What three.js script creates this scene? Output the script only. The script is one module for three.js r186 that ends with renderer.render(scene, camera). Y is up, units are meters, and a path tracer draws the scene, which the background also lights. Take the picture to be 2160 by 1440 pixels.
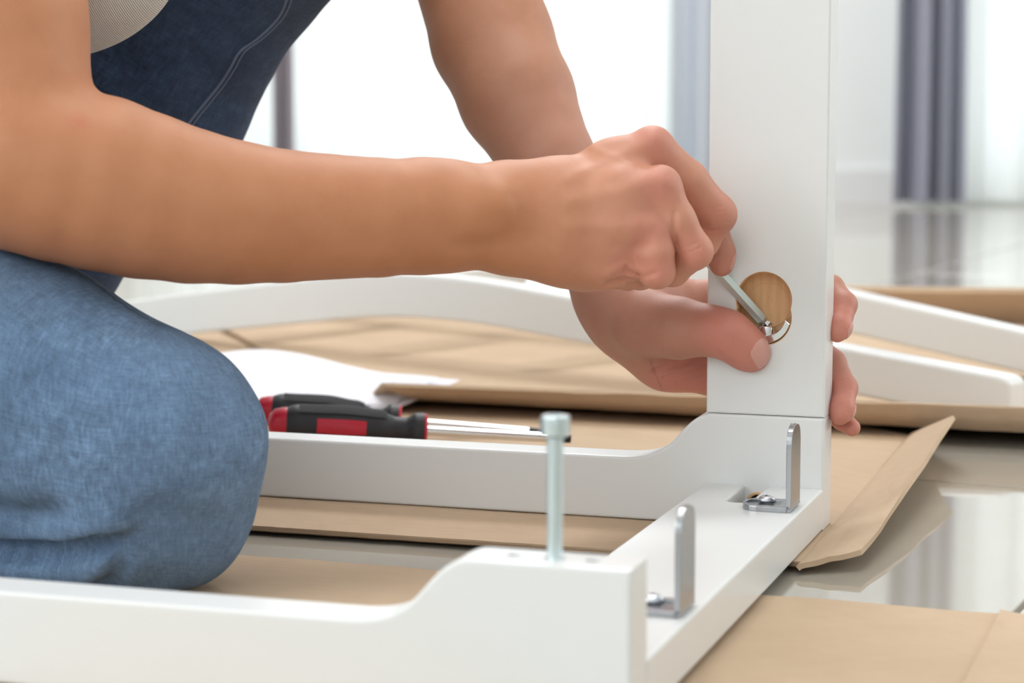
import * as THREE from 'three';
import { mergeGeometries, mergeVertices, toCreasedNormals } from 'three/addons/utils/BufferGeometryUtils.js';
import { RoundedBoxGeometry } from 'three/addons/geometries/RoundedBoxGeometry.js';
import { RectAreaLightUniformsLib } from 'three/addons/lights/RectAreaLightUniformsLib.js';
import { ImprovedNoise } from 'three/addons/math/ImprovedNoise.js';
import { Brush, Evaluator, SUBTRACTION } from 'three-bvh-csg';

// ------------------------------------------------------------------ camera, daylight, lamps, exposure
const V = (x, y, z) => new THREE.Vector3(x, y, z);
const scene = new THREE.Scene();
const FOC = 4500, EYE = 0.25, PITCH = Math.atan(490 / FOC);
const camera = new THREE.PerspectiveCamera(2 * Math.atan(720 / FOC) * 180 / Math.PI, 1.5, 0.05, 60);
camera.position.set(0, EYE, 0);
camera.rotation.x = -PITCH;
camera.focus = 1.225;
camera.userData.fStop = 8.5;
scene.add(camera);
const renderer = new THREE.WebGLRenderer({ antialias: true });
renderer.toneMapping = THREE.LinearToneMapping;
renderer.toneMappingExposure = 0.91;
renderer.shadowMap.enabled = true;
RectAreaLightUniformsLib.init();
scene.background = new THREE.Color().setRGB(0.94, 1.0, 1.0);        // an even, bright overcast sky outside the windows
scene.backgroundIntensity = 2.15;
const ROOM = { x0: -2.7, x1: 2.9, z0: -5.7, z1: 2.0, h: 2.6, t: 0.18 };
// unseen windows and ceiling lamps, out of view, placed to light the room
function areaLight(name, color, I, w, h, pos, look) {
  const l = new THREE.RectAreaLight(color, I, w, h);
  l.name = name; l.position.copy(pos); l.lookAt(look); scene.add(l); return l;
}
areaLight('unseen_left_window_daylight', 0xf6fbff, 4.0, 2.2, 1.7, V(-2.66, 1.45, 0.1), V(0, 1.0, -0.6));  // unseen left window, placed to light the scene from the front left
areaLight('unseen_rear_window_daylight', 0xf6fbff, 1.2, 2.0, 1.4, V(-0.7, 1.5, 1.97), V(-0.4, 0.8, -1.2));  // unseen rear window behind the camera, placed to lift the front faces
areaLight('unseen_right_window_daylight', 0xf6fbff, 2.2, 1.8, 1.7, V(2.86, 1.4, -1.9), V(0, 0.9, -1.5));  // unseen right window, placed to brighten right-hand edges
areaLight('unseen_ceiling_lamp_light', 0xfcfcff, 4.4, 1.1, 1.1, V(0.1, 2.55, -1.5), V(0.1, 0, -1.5));  // unseen lamp overhead, placed for light from above
areaLight('unseen_far_ceiling_lamp_light', 0xfcfcff, 15.0, 1.1, 1.1, V(0.1, 2.55, -3.9), V(0.1, 0, -3.9));  // unseen lamp, placed to brighten the back wall and far floor

// ------------------------------------------------------------------ helpers
const CP = Math.cos(PITCH), SP = Math.sin(PITCH);
function at(x, y, d) {                                    // a point at depth d along the lens axis, from photo measurements
  const a = (x - 1080) / FOC, b = -(y - 720) / FOC;
  return V(a * d, EYE + (b * CP - SP) * d, (-b * SP - CP) * d);
}
function flat(x, y, h = 0) { const r = at(x, y, 1); r.y -= EYE; const t = (h - EYE) / r.y; return V(r.x * t, h, r.z * t); }
let seed = 7; const rnd = () => { seed = (seed * 16807) % 2147483647; return (seed - 1) / 2147483646; };
const pn = new ImprovedNoise();
const noise = (x, y, z = 0) => pn.noise(x, y, z);
const usedNames = {};
function numbered(n) { const k = usedNames[n] = (usedNames[n] ?? -1) + 1; return k ? n + '_' + String(k).padStart(3, '0') : n; }
function tag(o, label, category, group) { o.userData.label = label; o.userData.category = category; if (group) o.userData.group = group; return o; }
function shadowed(o) { o.traverse((m) => { if (m.isMesh) { m.castShadow = true; m.receiveShadow = true; } }); return o; }
function thing(name, label, category, pos, turn = 0, group) {
  const g = new THREE.Group(); g.name = numbered(name); if (pos) g.position.copy(pos); g.rotation.y = turn;
  scene.add(g); return tag(g, label, category, group);
}
function part(name, geo, m, parent, label) {
  const o = new THREE.Mesh(geo, m); o.name = name; o.castShadow = o.receiveShadow = true;
  if (label) o.userData.label = label; parent.add(o); return o;
}
function struct(name, geo, m) { const o = new THREE.Mesh(geo, m); o.name = name; o.userData.kind = 'structure'; o.castShadow = o.receiveShadow = true; scene.add(o); return o; }
const box = (w, h, d, x, y, z) => new THREE.BoxGeometry(w, h, d).translate(x, y, z);
const rbox = (w, h, d, x, y, z, r = 0.0015) => new RoundedBoxGeometry(w, h, d, 3, r).translate(x, y, z);
const merge = (l) => mergeGeometries(l.map((g) => { const c = g.index ? g.toNonIndexed() : g; for (const k of Object.keys(c.attributes)) if (!['position', 'normal', 'uv'].includes(k)) c.deleteAttribute(k); return c; }));
function texture(n, fn, srgb, rep) {
  const d = new Uint8Array(n * n * 4);
  for (let j = 0; j < n; j++) for (let i = 0; i < n; i++) {
    const c = fn(i / n, j / n, i, j);
    for (let k = 0; k < 3; k++) d[(j * n + i) * 4 + k] = Math.max(0, Math.min(255, Math.round(255 * (c.length ? c[k] : c))));
    d[(j * n + i) * 4 + 3] = 255;
  }
  const t = new THREE.DataTexture(d, n, n); t.wrapS = t.wrapT = THREE.RepeatWrapping; t.magFilter = THREE.LinearFilter; t.minFilter = THREE.LinearMipmapLinearFilter; t.generateMipmaps = true;
  if (srgb) t.colorSpace = THREE.SRGBColorSpace;
  if (rep) t.repeat.set(rep[0], rep[1]);
  t.needsUpdate = true; return t;
}
// noise that repeats over the unit square
const tile = (u, v, f, z = 0) => { const s = (a, b) => noise(a * f, b * f, z); const w = (1 - u) * (1 - v) * s(u, v) + u * (1 - v) * s(u - 1, v) + (1 - u) * v * s(u, v - 1) + u * v * s(u - 1, v - 1); return w; };
const lin = (r, g, b) => new THREE.Color().setRGB(r, g, b);
const std = (o) => new THREE.MeshPhysicalMaterial(o);

// ------------------------------------------------------------------ materials
const M = {};
M.wall = std({ name: 'white wall paint', color: lin(0.85, 0.87, 0.86), roughness: 0.9 });
M.ceiling = std({ name: 'white ceiling paint', color: lin(0.85, 0.85, 0.84), roughness: 0.95 });
M.grout = std({ name: 'pale grout', color: lin(0.62, 0.58, 0.52), roughness: 0.8 });
const tileTex = texture(256, (u, v) => { const n = 0.5 + 0.25 * tile(u, v, 5) + 0.1 * tile(u, v, 19, 3); return [0.66 + 0.06 * n, 0.63 + 0.06 * n, 0.58 + 0.06 * n]; }, true, [1.4, 1.4]);
M.tile = std({ name: 'polished beige tile', map: tileTex, roughness: 0.04, ior: 1.95 });
M.white = std({ name: 'white lacquer', color: lin(0.82, 0.825, 0.82), roughness: 0.27, bumpMap: texture(256, (u, v) => 0.5 + 0.3 * tile(u, v, 40), false, [8, 8]), bumpScale: 0.00006 });
const woodTex = texture(256, (u, v) => { const g = 0.5 + 0.5 * Math.sin(u * 60 + 3 * noise(u * 6, v * 1.2)) * 0.5 + 0.4 * noise(u * 70, v * 4); return [0.86 + 0.07 * g, 0.68 + 0.07 * g, 0.50 + 0.06 * g]; }, true, [20, 20]);
M.wood = std({ name: 'bare beech wood', map: woodTex, roughness: 0.6 });
M.steel = std({ name: 'zinc plated steel', color: lin(0.42, 0.43, 0.45), metalness: 1, roughness: 0.27 });
M.zinc = std({ name: 'pale zinc', color: lin(0.66, 0.76, 0.78), metalness: 0.85, roughness: 0.32 });
M.screw = std({ name: 'bright zinc screw', color: lin(0.72, 0.75, 0.80), metalness: 0.9, roughness: 0.34 });
M.chrome = std({ name: 'polished steel', color: lin(0.78, 0.79, 0.80), metalness: 1, roughness: 0.1 });
M.keySteel = std({ name: 'satin nickel key steel', color: lin(0.72, 0.82, 0.79), metalness: 0.55, roughness: 0.36 });
M.dark = std({ name: 'blackened steel', color: lin(0.02, 0.02, 0.02), metalness: 0.6, roughness: 0.4 });
const kraft = texture(512, (u, v) => {
  const f = 0.55 * tile(u, v, 9) + 0.35 * tile(u, v * 1, 31, 2) + 0.3 * noise(u * 14, v * 220) + 0.12 * (rnd() - 0.5);
  return [0.77 + 0.045 * f, 0.667 + 0.05 * f, 0.556 + 0.05 * f];
}, true, [2.2, 2.2]);
M.kraft = std({ name: 'brown corrugated cardboard', map: kraft, roughness: 0.85, bumpMap: texture(256, (u, v) => 0.5 + 0.5 * Math.sin(v * Math.PI * 2 * 16), false, [9, 9]), bumpScale: 0.00004 });
M.kraftCut = std({ name: 'raw cardboard edge', color: lin(0.30, 0.20, 0.125), roughness: 0.95 });
const paperTex = (() => {
  const c = document.createElement('canvas'); c.width = 512; c.height = 512; const g = c.getContext('2d');
  g.fillStyle = '#f4f3fa'; g.fillRect(0, 0, 512, 512); g.strokeStyle = '#dedde8'; g.lineWidth = 3;
  for (const [x, y, w, h] of [[60, 60, 160, 120], [290, 60, 160, 120], [60, 260, 160, 150], [290, 260, 160, 150]]) {
    g.strokeRect(x, y, w, h); g.beginPath(); g.moveTo(x + 30, y + h - 20); g.lineTo(x + 50, y + 20); g.lineTo(x + w - 30, y + 36); g.lineTo(x + w - 44, y + h - 14); g.stroke();
  }
  const t = new THREE.CanvasTexture(c); t.colorSpace = THREE.SRGBColorSpace; return t;
})();
M.paper = std({ name: 'white paper', map: paperTex, roughness: 0.8 });
M.rubber = std({ name: 'black rubber', color: lin(0.022, 0.022, 0.028), roughness: 0.5 });
M.grip = std({ name: 'black knurled rubber', color: lin(0.016, 0.016, 0.02), roughness: 0.6, bumpMap: texture(128, (u, v) => 0.5 + 0.5 * Math.sin((u + v) * 2 * Math.PI * 16) * Math.sin((u - v) * 2 * Math.PI * 16), false, [2, 2]), bumpScale: 0.0006 });
M.red = std({ name: 'red plastic', color: lin(0.55, 0.012, 0.04), roughness: 0.35 });
M.sheer = std({ name: 'white sheer voile', color: lin(0.93, 0.96, 0.96), roughness: 1, transmission: 0.6, thickness: 0, side: THREE.DoubleSide });
M.lining = std({ name: 'white lined curtain', color: lin(0.90, 0.92, 0.92), roughness: 1, transmission: 0.42, thickness: 0, side: THREE.DoubleSide });
M.drape = std({ name: 'grey drape', color: lin(0.38, 0.385, 0.46), roughness: 0.95, sheen: 0.3, sheenRoughness: 0.6, transmission: 0.2, thickness: 0, side: THREE.DoubleSide });
M.drapeMauve = std({ name: 'mauve grey drape', color: lin(0.34, 0.30, 0.33), roughness: 0.95, transmission: 0.2, thickness: 0, side: THREE.DoubleSide });
M.drapeBlue = std({ name: 'blue grey drape', color: lin(0.62, 0.65, 0.71), roughness: 0.95, transmission: 0.3, thickness: 0, side: THREE.DoubleSide });
M.glass = std({ name: 'window glass', color: 0xffffff, transmission: 1, thickness: 0, roughness: 0, ior: 1.5 });
M.frameAlu = std({ name: 'white window frame', color: lin(0.8, 0.8, 0.8), roughness: 0.4 });
M.lampGlow = std({ name: 'lit lamp diffuser', color: lin(0.9, 0.9, 0.9), roughness: 0.6, emissive: lin(1, 0.97, 0.92), emissiveIntensity: 1.6 });  // glow of the unseen ceiling lamps
M.skin = std({ name: 'tan skin', color: 0xffffff, vertexColors: true, roughness: 0.52, sheen: 0.15, sheenRoughness: 0.5, bumpMap: texture(256, (u, v) => 0.5 + 0.35 * tile(u, v, 36) + 0.3 * tile(u, v, 80, 5), false, [40, 40]), bumpScale: 0.0002 });
M.nail = std({ name: 'fingernail', color: lin(0.66, 0.33, 0.27), roughness: 0.35 });
const tileA = (u, v, fu, fv, z = 0) => { const s = (a, b) => noise(a * fu, b * fv, z); return (1 - u) * (1 - v) * s(u, v) + u * (1 - v) * s(u - 1, v) + (1 - u) * v * s(u, v - 1) + u * v * s(u - 1, v - 1); };
const denimTex = texture(512, (u, v, i, j) => {
  const tw = 0.5 + 0.5 * Math.sin((u * 96 + v * 96) * 2 * Math.PI), slub = 0.5 + 0.42 * tileA(u, v, 90, 16) + 0.32 * tileA(u, v, 14, 70, 6) + 0.35 * tileA(u, v, 30, 18, 4) + 0.35 * tile(u, v, 7, 2), n = 0.62 * slub + 0.07 * tw + 0.5 * rnd();
  const k = 0.50 + 0.49 * n; return [k, k, k];
}, true, [8, 8]);
const denimBump = texture(256, (u, v) => 0.5 + 0.5 * Math.sin((u * 48 + v * 48) * 2 * Math.PI) * 0.8 + 0.2 * rnd(), false, [16, 16]);
M.denim = std({ name: 'washed blue denim', map: denimTex, vertexColors: true, roughness: 0.92, bumpMap: denimBump, bumpScale: 0.0002, sheen: 0.2, sheenRoughness: 0.6 });
M.seam = std({ name: 'denim seam thread', color: lin(0.16, 0.20, 0.29), roughness: 0.9 });
M.shirt = std({ name: 'white ribbed knit', color: lin(0.66, 0.64, 0.60), roughness: 0.95, bumpMap: texture(128, (u) => 0.5 + 0.5 * Math.sin(u * 2 * Math.PI * 8), false, [110, 110]), bumpScale: 0.0002 });
M.hair = std({ name: 'black hair', color: lin(0.012, 0.009, 0.008), roughness: 0.55 });

// ------------------------------------------------------------------ the room
{
  const { x0, x1, z0, z1, h, t } = ROOM;
  const xm = (x0 + x1) / 2, zm = (z0 + z1) / 2, W = x1 - x0 + 2 * t, L = z1 - z0 + 2 * t;
  const slab = struct('floor', box(W, 0.1, L, xm, -0.055, zm), M.grout);
  struct('ceiling', box(W, 0.12, L, xm, h + 0.06, zm), M.ceiling);
  struct('baseboard_right', box(0.014, 0.09, z1 - z0, x1 - 0.007, 0.045, zm), M.frameAlu);
  // a wall with openings: local x along the wall, y up
  const wallWith = (name, len, holes) => {
    const s = new THREE.Shape([[0, 0], [len, 0], [len, h], [0, h]].map((p) => new THREE.Vector2(...p)));
    for (const [a, b, c, d] of holes) s.holes.push(new THREE.Path([[a, c], [a, d], [b, d], [b, c]].map((p) => new THREE.Vector2(...p))));
    return struct(name, new THREE.ExtrudeGeometry(s, { depth: t, bevelEnabled: false }), M.wall);
  };
  const win = (n, w, hh, pos, turn, cols) => {
    const g = new THREE.Group(); g.name = 'window_' + n; g.userData.kind = 'structure'; g.position.copy(pos); g.rotation.y = turn; scene.add(g);
    const f = 0.05;
    part('window_frame', merge([box(w, f, 0.06, w / 2, f / 2, 0), box(w, f, 0.06, w / 2, hh - f / 2, 0), box(f, hh, 0.06, f / 2, hh / 2, 0), box(f, hh, 0.06, w - f / 2, hh / 2, 0),
      ...Array.from({ length: cols - 1 }, (_, i) => box(f, hh - 2 * f, 0.05, w * (i + 1) / cols, hh / 2, 0))]), M.frameAlu, g);
    for (let i = 0; i < cols; i++) part('pane', box(w / cols - 0.04, hh - 2 * f, 0.004, w * (i + 0.5) / cols, hh / 2, 0), M.glass, g);
  };
  const wb = wallWith('wall_back', x1 - x0 + 2 * t, [[x0 * -1 + t - 0.95, -x0 + t + 0.52, 0.02, 2.3], [-x0 + t + 1.12, -x0 + t + 2.7, 0.02, 2.3]]);
  wb.position.set(x0 - t, 0, z0 - t);
  win(1, 1.47, 2.28, V(-0.95, 0.02, z0 - t / 2), 0, 2); win(2, 1.58, 2.28, V(1.12, 0.02, z0 - t / 2), 0, 2);
  struct('baseboard_back', box(0.6, 0.09, 0.014, 0.82, 0.045, z0 + 0.007), M.frameAlu);
  const wf = wallWith('wall_front', x1 - x0 + 2 * t, [[-x0 + t - 1.7, -x0 + t + 0.3, 0.8, 2.2]]); wf.position.set(x0 - t, 0, z1);
  const wl = wallWith('wall_left', L, [[z1 + t - 1.2, z1 + t + 1.0, 0.6, 2.3]]); wl.rotation.y = Math.PI / 2; wl.position.set(x0 - t, 0, z1 + t);
  win(3, 2.2, 1.7, V(x0 - t / 2, 0.6, 1.2), Math.PI / 2, 2);  // unseen window in the left wall, placed for light from the left
  const wr = wallWith('wall_right', L, [[z1 + t + 1.0, z1 + t + 2.8, 0.55, 2.25]]); wr.rotation.y = Math.PI / 2; wr.position.set(x1, 0, z1 + t);
  win(5, 1.8, 1.7, V(x1 + t / 2, 0.55, -1.0), Math.PI / 2, 2);  // unseen window in the right wall, lights board edge and arm rims
  for (const z of [-1.5, -3.9]) {  // ceiling lamps out of view, placed to light the scene from above
    const l = thing('unseen_ceiling_lamp', z > -2 ? 'unseen square flat ceiling lamp above the kneeling person' : 'unseen square flat ceiling lamp near the curtained windows', 'lamp', V(0.1, h, z));
    part('frame', box(1.16, 0.03, 1.16, 0, -0.015, 0), M.frameAlu, l); part('diffuser', box(1.1, 0.006, 1.1, 0, -0.033, 0), M.lampGlow, l);
  }
  win(4, 2.0, 1.4, V(-1.7, 0.8, z1 + t / 2), 0, 2);  // unseen window behind the camera, placed for light on the front faces
  // floor tiles, each a piece of its own with a recessed joint
  const ang = 25 * Math.PI / 180, u = V(Math.cos(ang), 0, Math.sin(ang)), w = V(Math.sin(ang), 0, -Math.cos(ang)), S = 0.6, J = 0.0016;
  const o1 = flat(2050, 1020), o2 = flat(2150, 1283), ou = o2.dot(u), ow = o1.dot(w);
  const clip = (poly, ax, lim, sgn) => {
    const out = [];
    for (let i = 0; i < poly.length; i++) {
      const a = poly[i], b = poly[(i + 1) % poly.length], da = sgn * (lim - a[ax]), db = sgn * (lim - b[ax]);
      if (da >= 0) out.push(a);
      if (da * db < 0) { const k = da / (da - db); out.push([a[0] + (b[0] - a[0]) * k, a[1] + (b[1] - a[1]) * k]); }
    }
    return out;
  };
  let full = null;
  for (let i = -14; i < 15; i++) for (let j = -10; j < 16; j++) {
    const c = [ou + (i + 0.5) * S, ow + (j + 0.5) * S], q = S / 2 - J;
    let poly = [[-q, -q], [q, -q], [q, q], [-q, q]].map(([a, b]) => { const p = u.clone().multiplyScalar(c[0] + a).addScaledVector(w, c[1] + b); return [p.x, p.z]; });
    const n0 = poly.length, before = JSON.stringify(poly);
    for (const [ax, lim, sg] of [[0, x0, -1], [0, x1, 1], [1, z0, -1], [1, z1, 1]]) if (poly.length) poly = clip(poly, ax, lim, sg);
    if (poly.length < 3) continue;
    const s = new THREE.Shape(poly.map((p) => new THREE.Vector2(p[0], -p[1])));
    const g = new THREE.ExtrudeGeometry(s, { depth: 0.0045, bevelEnabled: true, bevelThickness: 0.0005, bevelSize: 0.0008, bevelOffset: -0.0008, bevelSegments: 1 });
    g.rotateX(-Math.PI / 2).translate(0, -0.005, 0);
    part('tile', g, M.tile, slab);
  }
}

// curtains: a pleated sheet hanging along x, with real folds and thickness from two sides
function pleated(x0, x1, h, folds, depth, flare = 0, ph = 0) {
  const nx = Math.max(24, folds * 12), ny = 16, pos = [], uv = [], idx = [];
  for (let j = 0; j <= ny; j++) for (let i = 0; i <= nx; i++) {
    const s = i / nx, t = j / ny, open = 1 + flare * (1 - t), xm = (x0 + x1) / 2;
    const f = Math.sin(s * folds * 2 * Math.PI + ph + 0.6 * Math.sin(s * 9 + t * 1.5)) + 0.35 * Math.sin(s * folds * 4.4 * Math.PI + ph * 2);
    pos.push(xm + (s - 0.5) * (x1 - x0) * open, t * h + 0.012, depth * f * (0.7 + 0.3 * (1 - t))); uv.push(s * (x1 - x0), t * h);
    if (i < nx && j < ny) { const a = j * (nx + 1) + i; idx.push(a, a + 1, a + nx + 2, a, a + nx + 2, a + nx + 1); }
  }
  const g = new THREE.BufferGeometry(); g.setAttribute('position', new THREE.Float32BufferAttribute(pos, 3)); g.setAttribute('uv', new THREE.Float32BufferAttribute(uv, 2)); g.setIndex(idx); g.computeVertexNormals(); return g;
}
{
  const z = ROOM.z0, H = 2.42;
  const curtain = (name, label, cat, m, x0, x1, zz, folds, depth, flare, ph) => { const c = thing(name, label, cat, V(0, 0, zz)); part('fabric', pleated(x0, x1, H, folds, depth, flare, ph), m, c); part('header_tape', box((x1 - x0), 0.04, 0.012, (x0 + x1) / 2, H + 0.01, 0), M.frameAlu, c); return c; };
  curtain('sheer_curtain', 'white sheer curtain at the window right of the upright board', 'curtain', M.sheer, 1.06, 2.7, z + 0.09, 14, 0.02, 0, 0.4);
  curtain('sheer_curtain', 'white sheer curtain between the bent forearm and the upright board', 'curtain', M.sheer, 0.06, 0.56, z + 0.09, 7, 0.016, 0, 1);
  curtain('lined_curtain', 'plain white curtain behind the angle of the two arms', 'curtain', M.lining, -0.43, 0.05, z + 0.085, 2, 0.006, 0, 0);
  curtain('sheer_curtain', 'narrow strip of white sheer curtain beside the dark denim leg', 'curtain', M.sheer, -1.0, -0.44, z + 0.09, 7, 0.016, 0, 2);
  curtain('drape', 'grey pleated drape hanging at the window right of the upright board', 'curtain', M.drape, 0.985, 1.15, z + 0.2, 3, 0.055, 0.16, 0.5);
  curtain('drape', 'pale blue grey drape directly left of the upright board', 'curtain', M.drapeBlue, 0.405, 0.6, z + 0.2, 3, 0.03, 0, 0);
  curtain('drape', 'mauve grey drape seen between the denim leg and the forearm', 'curtain', M.drapeMauve, -0.612, -0.555, z + 0.2, 1, 0.04, 0, 2.2);
  const rod = thing('curtain_rail', 'white curtain rail carrying all the curtains above the windows', 'rail', V(0.9, 2.47, z + 0.15));
  part('track', box(3.9, 0.03, 0.17, 0, 0, 0), M.frameAlu, rod);
  for (const x of [-1.8, 0, 1.8]) part('mounting_foot', box(0.03, 0.1, 0.03, x, 0.06, 0), M.frameAlu, rod);
}

// ------------------------------------------------------------------ cardboard
function sheet(fn, nu, nv, thick, su = 1, sv = 1) {       // fn(u, v) -> top surface point; closed slab
  const pos = [], uv = [], idx = [], n = (nu + 1) * (nv + 1);
  const P = []; for (let j = 0; j <= nv; j++) for (let i = 0; i <= nu; i++) P.push(fn(i / nu, j / nv));
  const N = []; for (let j = 0; j <= nv; j++) for (let i = 0; i <= nu; i++) {
    const a = P[j * (nu + 1) + Math.min(i + 1, nu)], b = P[j * (nu + 1) + Math.max(i - 1, 0)], c = P[Math.min(j + 1, nv) * (nu + 1) + i], d = P[Math.max(j - 1, 0) * (nu + 1) + i];
    const nn = a.clone().sub(b).cross(c.clone().sub(d)).normalize(); if (nn.y < 0) nn.negate(); N.push(nn);
  }
  for (let s = 0; s < 2; s++) for (let k = 0; k < n; k++) { const p = P[k].clone().addScaledVector(N[k], -s * thick); pos.push(p.x, p.y, p.z); uv.push((k % (nu + 1)) / nu * su, Math.floor(k / (nu + 1)) / nv * sv); }
  const quad = (a, b, c, d) => idx.push(a, b, c, a, c, d);
  for (let j = 0; j < nv; j++) for (let i = 0; i < nu; i++) { const a = j * (nu + 1) + i; quad(a, a + 1, a + nu + 2, a + nu + 1); quad(n + a + nu + 1, n + a + nu + 2, n + a + 1, n + a); }
  for (let i = 0; i < nu; i++) { quad(n + i, n + i + 1, i + 1, i); const a = nv * (nu + 1) + i; quad(a, a + 1, n + a + 1, n + a); }
  for (let j = 0; j < nv; j++) { const a = j * (nu + 1), b = a + nu, w = nu + 1; quad(a, a + w, n + a + w, n + a); quad(n + b, n + b + w, b + w, b); }
  let g = new THREE.BufferGeometry(); g.setAttribute('position', new THREE.Float32BufferAttribute(pos, 3)); g.setAttribute('uv', new THREE.Float32BufferAttribute(uv, 2)); g.setIndex(idx);
  // keep the winding outward
  const t = g.getAttribute('position'), A = V().fromBufferAttribute(t, 0), B = V().fromBufferAttribute(t, 1), C = V().fromBufferAttribute(t, nu + 2);
  if (B.sub(A).cross(C.sub(A)).dot(N[0]) < 0) { const I = g.index.array; for (let k = 0; k < I.length; k += 3) { const q = I[k]; I[k] = I[k + 1]; I[k + 1] = q; } }
  return toCreasedNormals(g, 0.6);
}
const bil = (a, b, c, d) => (u, v) => a.clone().multiplyScalar((1 - u) * (1 - v)).addScaledVector(b, u * (1 - v)).addScaledVector(c, (1 - u) * v).addScaledVector(d, u * v);   // a-b near edge, c-d far edge
{
  // front sheet, under the near rail
  const c = thing('cardboard_sheet', 'flat brown cardboard sheet under the near end of the white frame', 'cardboard');
  const h = 0.0026, A = flat(-200, 1640, h), B = flat(2037 - 60, 1560, h), C = flat(180, 1147, h), D = flat(2110, 1297, h);
  const wob = (f, s) => (u, v) => { const p = f(u, v); p.y += 0.0003 * noise(p.x * 9, p.z * 9, s) + 0.0009 * (1 + noise(p.x * 30, p.z * 5, s)) * (v > 0.9 ? 1 : 0); return p; };
  part('panel', sheet(wob(bil(A, B, C, D), 1), 40, 20, 0.0025, 0.6, 0.4), M.kraft, c);
  const E = flat(2560, 1640, h), Fp = flat(2560, 1340, h);
  part('flap', sheet((u, v) => { const p = wob(bil(B, E, D, Fp), 2)(u, v); p.y += 0.003 * u + 0.0003 + 0.0018 * Math.exp(-u * 22); return p; }, 20, 10, 0.003, 0.25, 0.4), M.kraft, c, 'narrow flap beyond a pale crease');
}
{
  // middle sheet under the back rail, its right flap lifting off the floor
  const c = thing('cardboard_sheet', 'brown cardboard sheet under the upright board with its right flap lifting off the floor', 'cardboard');
  const h = 0.006, A = flat(250, 1088, h), B = flat(1693, 1183, h), C = flat(430, 640, h), D = flat(1917, 915, h);
  part('panel', sheet((u, v) => { const p = bil(A, B, C, D)(u, v); p.y -= 0.0004 + 0.0006 * noise(p.x * 12, p.z * 12) * Math.min(1, v * 8); p.z += 0.0012 * noise(p.x * 60, 3) * (v < 0.01 ? 1 : 0); return p; }, 60, 24, 0.003, 0.6, 0.6), M.kraft, c);
  const O1 = flat(1825, 1159, 0.012), O2 = flat(2010, 876, 0.036), N1 = flat(1679, 1190, 0.006);
  part('flap', sheet((u, v) => {
    const p = bil(N1, O1, D, O2)(u, v); p.y += 0.004 * u * (1 - v) * noise(u * 3, v * 4, 8) - 0.0012 * Math.exp(-u * 40);
    if (v < 0.15) p.addScaledVector(V(0.10, 0, 0.02), -0.16 * Math.pow(u, 6) * (0.15 - v));
    return p;
  }, 24, 40, 0.003, 0.1, 0.4), M.kraft, c, 'right flap lifted off the floor');
  part('cut_edge', sheet((u, v) => { const p = bil(A, B, A.clone().add(V(0, 0, -0.002)), B.clone().add(V(0, 0, -0.002)))(u, v); p.y -= 0.0012 + 0.001 * v; p.z += 0.0016 + 0.0011 * noise(p.x * 70, 5); return p; }, 160, 1, 0.0016, 0.6, 0.01), M.kraftCut, c);
}
{
  // the opened carton that carries the assembled back frame
  const c = thing('opened_carton', 'opened shallow cardboard carton carrying the bent white chair frame', 'carton');
  const A = flat(812, 807, 0.030), B = flat(2560, 873, 0.032), C = flat(400, 662, 0.008), D = V(1.15, 0.016, -2.3);
  part('panel', sheet((u, v) => { const p = bil(A, B, C, D)(u, v); p.y = 0.0098 + (p.y - 0.0098) * Math.exp(-Math.pow(v / 0.045, 2)) + 0.0012 * (1 + noise(p.x * 5, p.z * 7, 4)) * Math.min(1, v * 3); return p; }, 40, 120, 0.003, 1, 0.7), M.kraft, c);
  // the front lip folds down towards the floor and stays clear of it
  const La = flat(868, 834, 0.0172), Lb = flat(2560, 926, 0.0125);
  part('lip', sheet((u, v) => { const p = bil(A, B, La, Lb)(u, v); p.z += 0.004 * Math.sin(v * Math.PI) + 0.002; p.y += 0.0012 * noise(u * 14, v * 2, 3); return p; }, 60, 5, 0.003, 1, 0.02), M.kraft, c, 'front lip folded down, its face in shade');
  const r0 = V(0.30, 0.012, -2.44), r1 = V(1.12, 0.012, -2.28);
  part('side_wall', sheet((u, v) => { const p = r0.clone().lerp(r1, u); p.y += 0.038 * v + 0.003 * noise(u * 4, v); p.z += 0.034 * v; return p; }, 20, 4, 0.004, 0.8, 0.06), M.kraft, c, 'far wall standing upright');
  part('rim', sheet((u, v) => { const p = r0.clone().lerp(r1, u); p.y += 0.0395 - 0.001 * v + 0.003 * noise(u * 4, 1); p.z += 0.034 - 0.03 * v; return p; }, 20, 1, 0.003, 0.8, 0.012), M.kraft, c);
}
{
  const c = thing('instruction_sheet', 'white paper instruction sheet lying between the knee and the carton corner', 'paper');
  const A = flat(400, 850, 0.012), B = flat(826, 853, 0.012), C = flat(380, 748, 0.014), D = flat(925, 795, 0.03);
  part('page', sheet((u, v) => { const p = bil(A, B, C, D)(u, v); p.y += 0.012 * Math.pow(Math.sin(Math.min(1, u * 1.25) * Math.PI), 2) * v + 0.002 * noise(u * 4, v * 4, 2); return p; }, 40, 24, 0.0004, 1, 1), M.paper, c);
  part('page', sheet((u, v) => { const p = bil(A, B, C, D)(u, v); p.x += 0.012 * v + 0.006; p.z += 0.004; p.y += 0.009 * Math.pow(Math.sin(Math.min(1, u * 1.25) * Math.PI), 2) * v - 0.0018; return p; }, 40, 24, 0.0004, 1, 1), M.paper, c);
}

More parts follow.
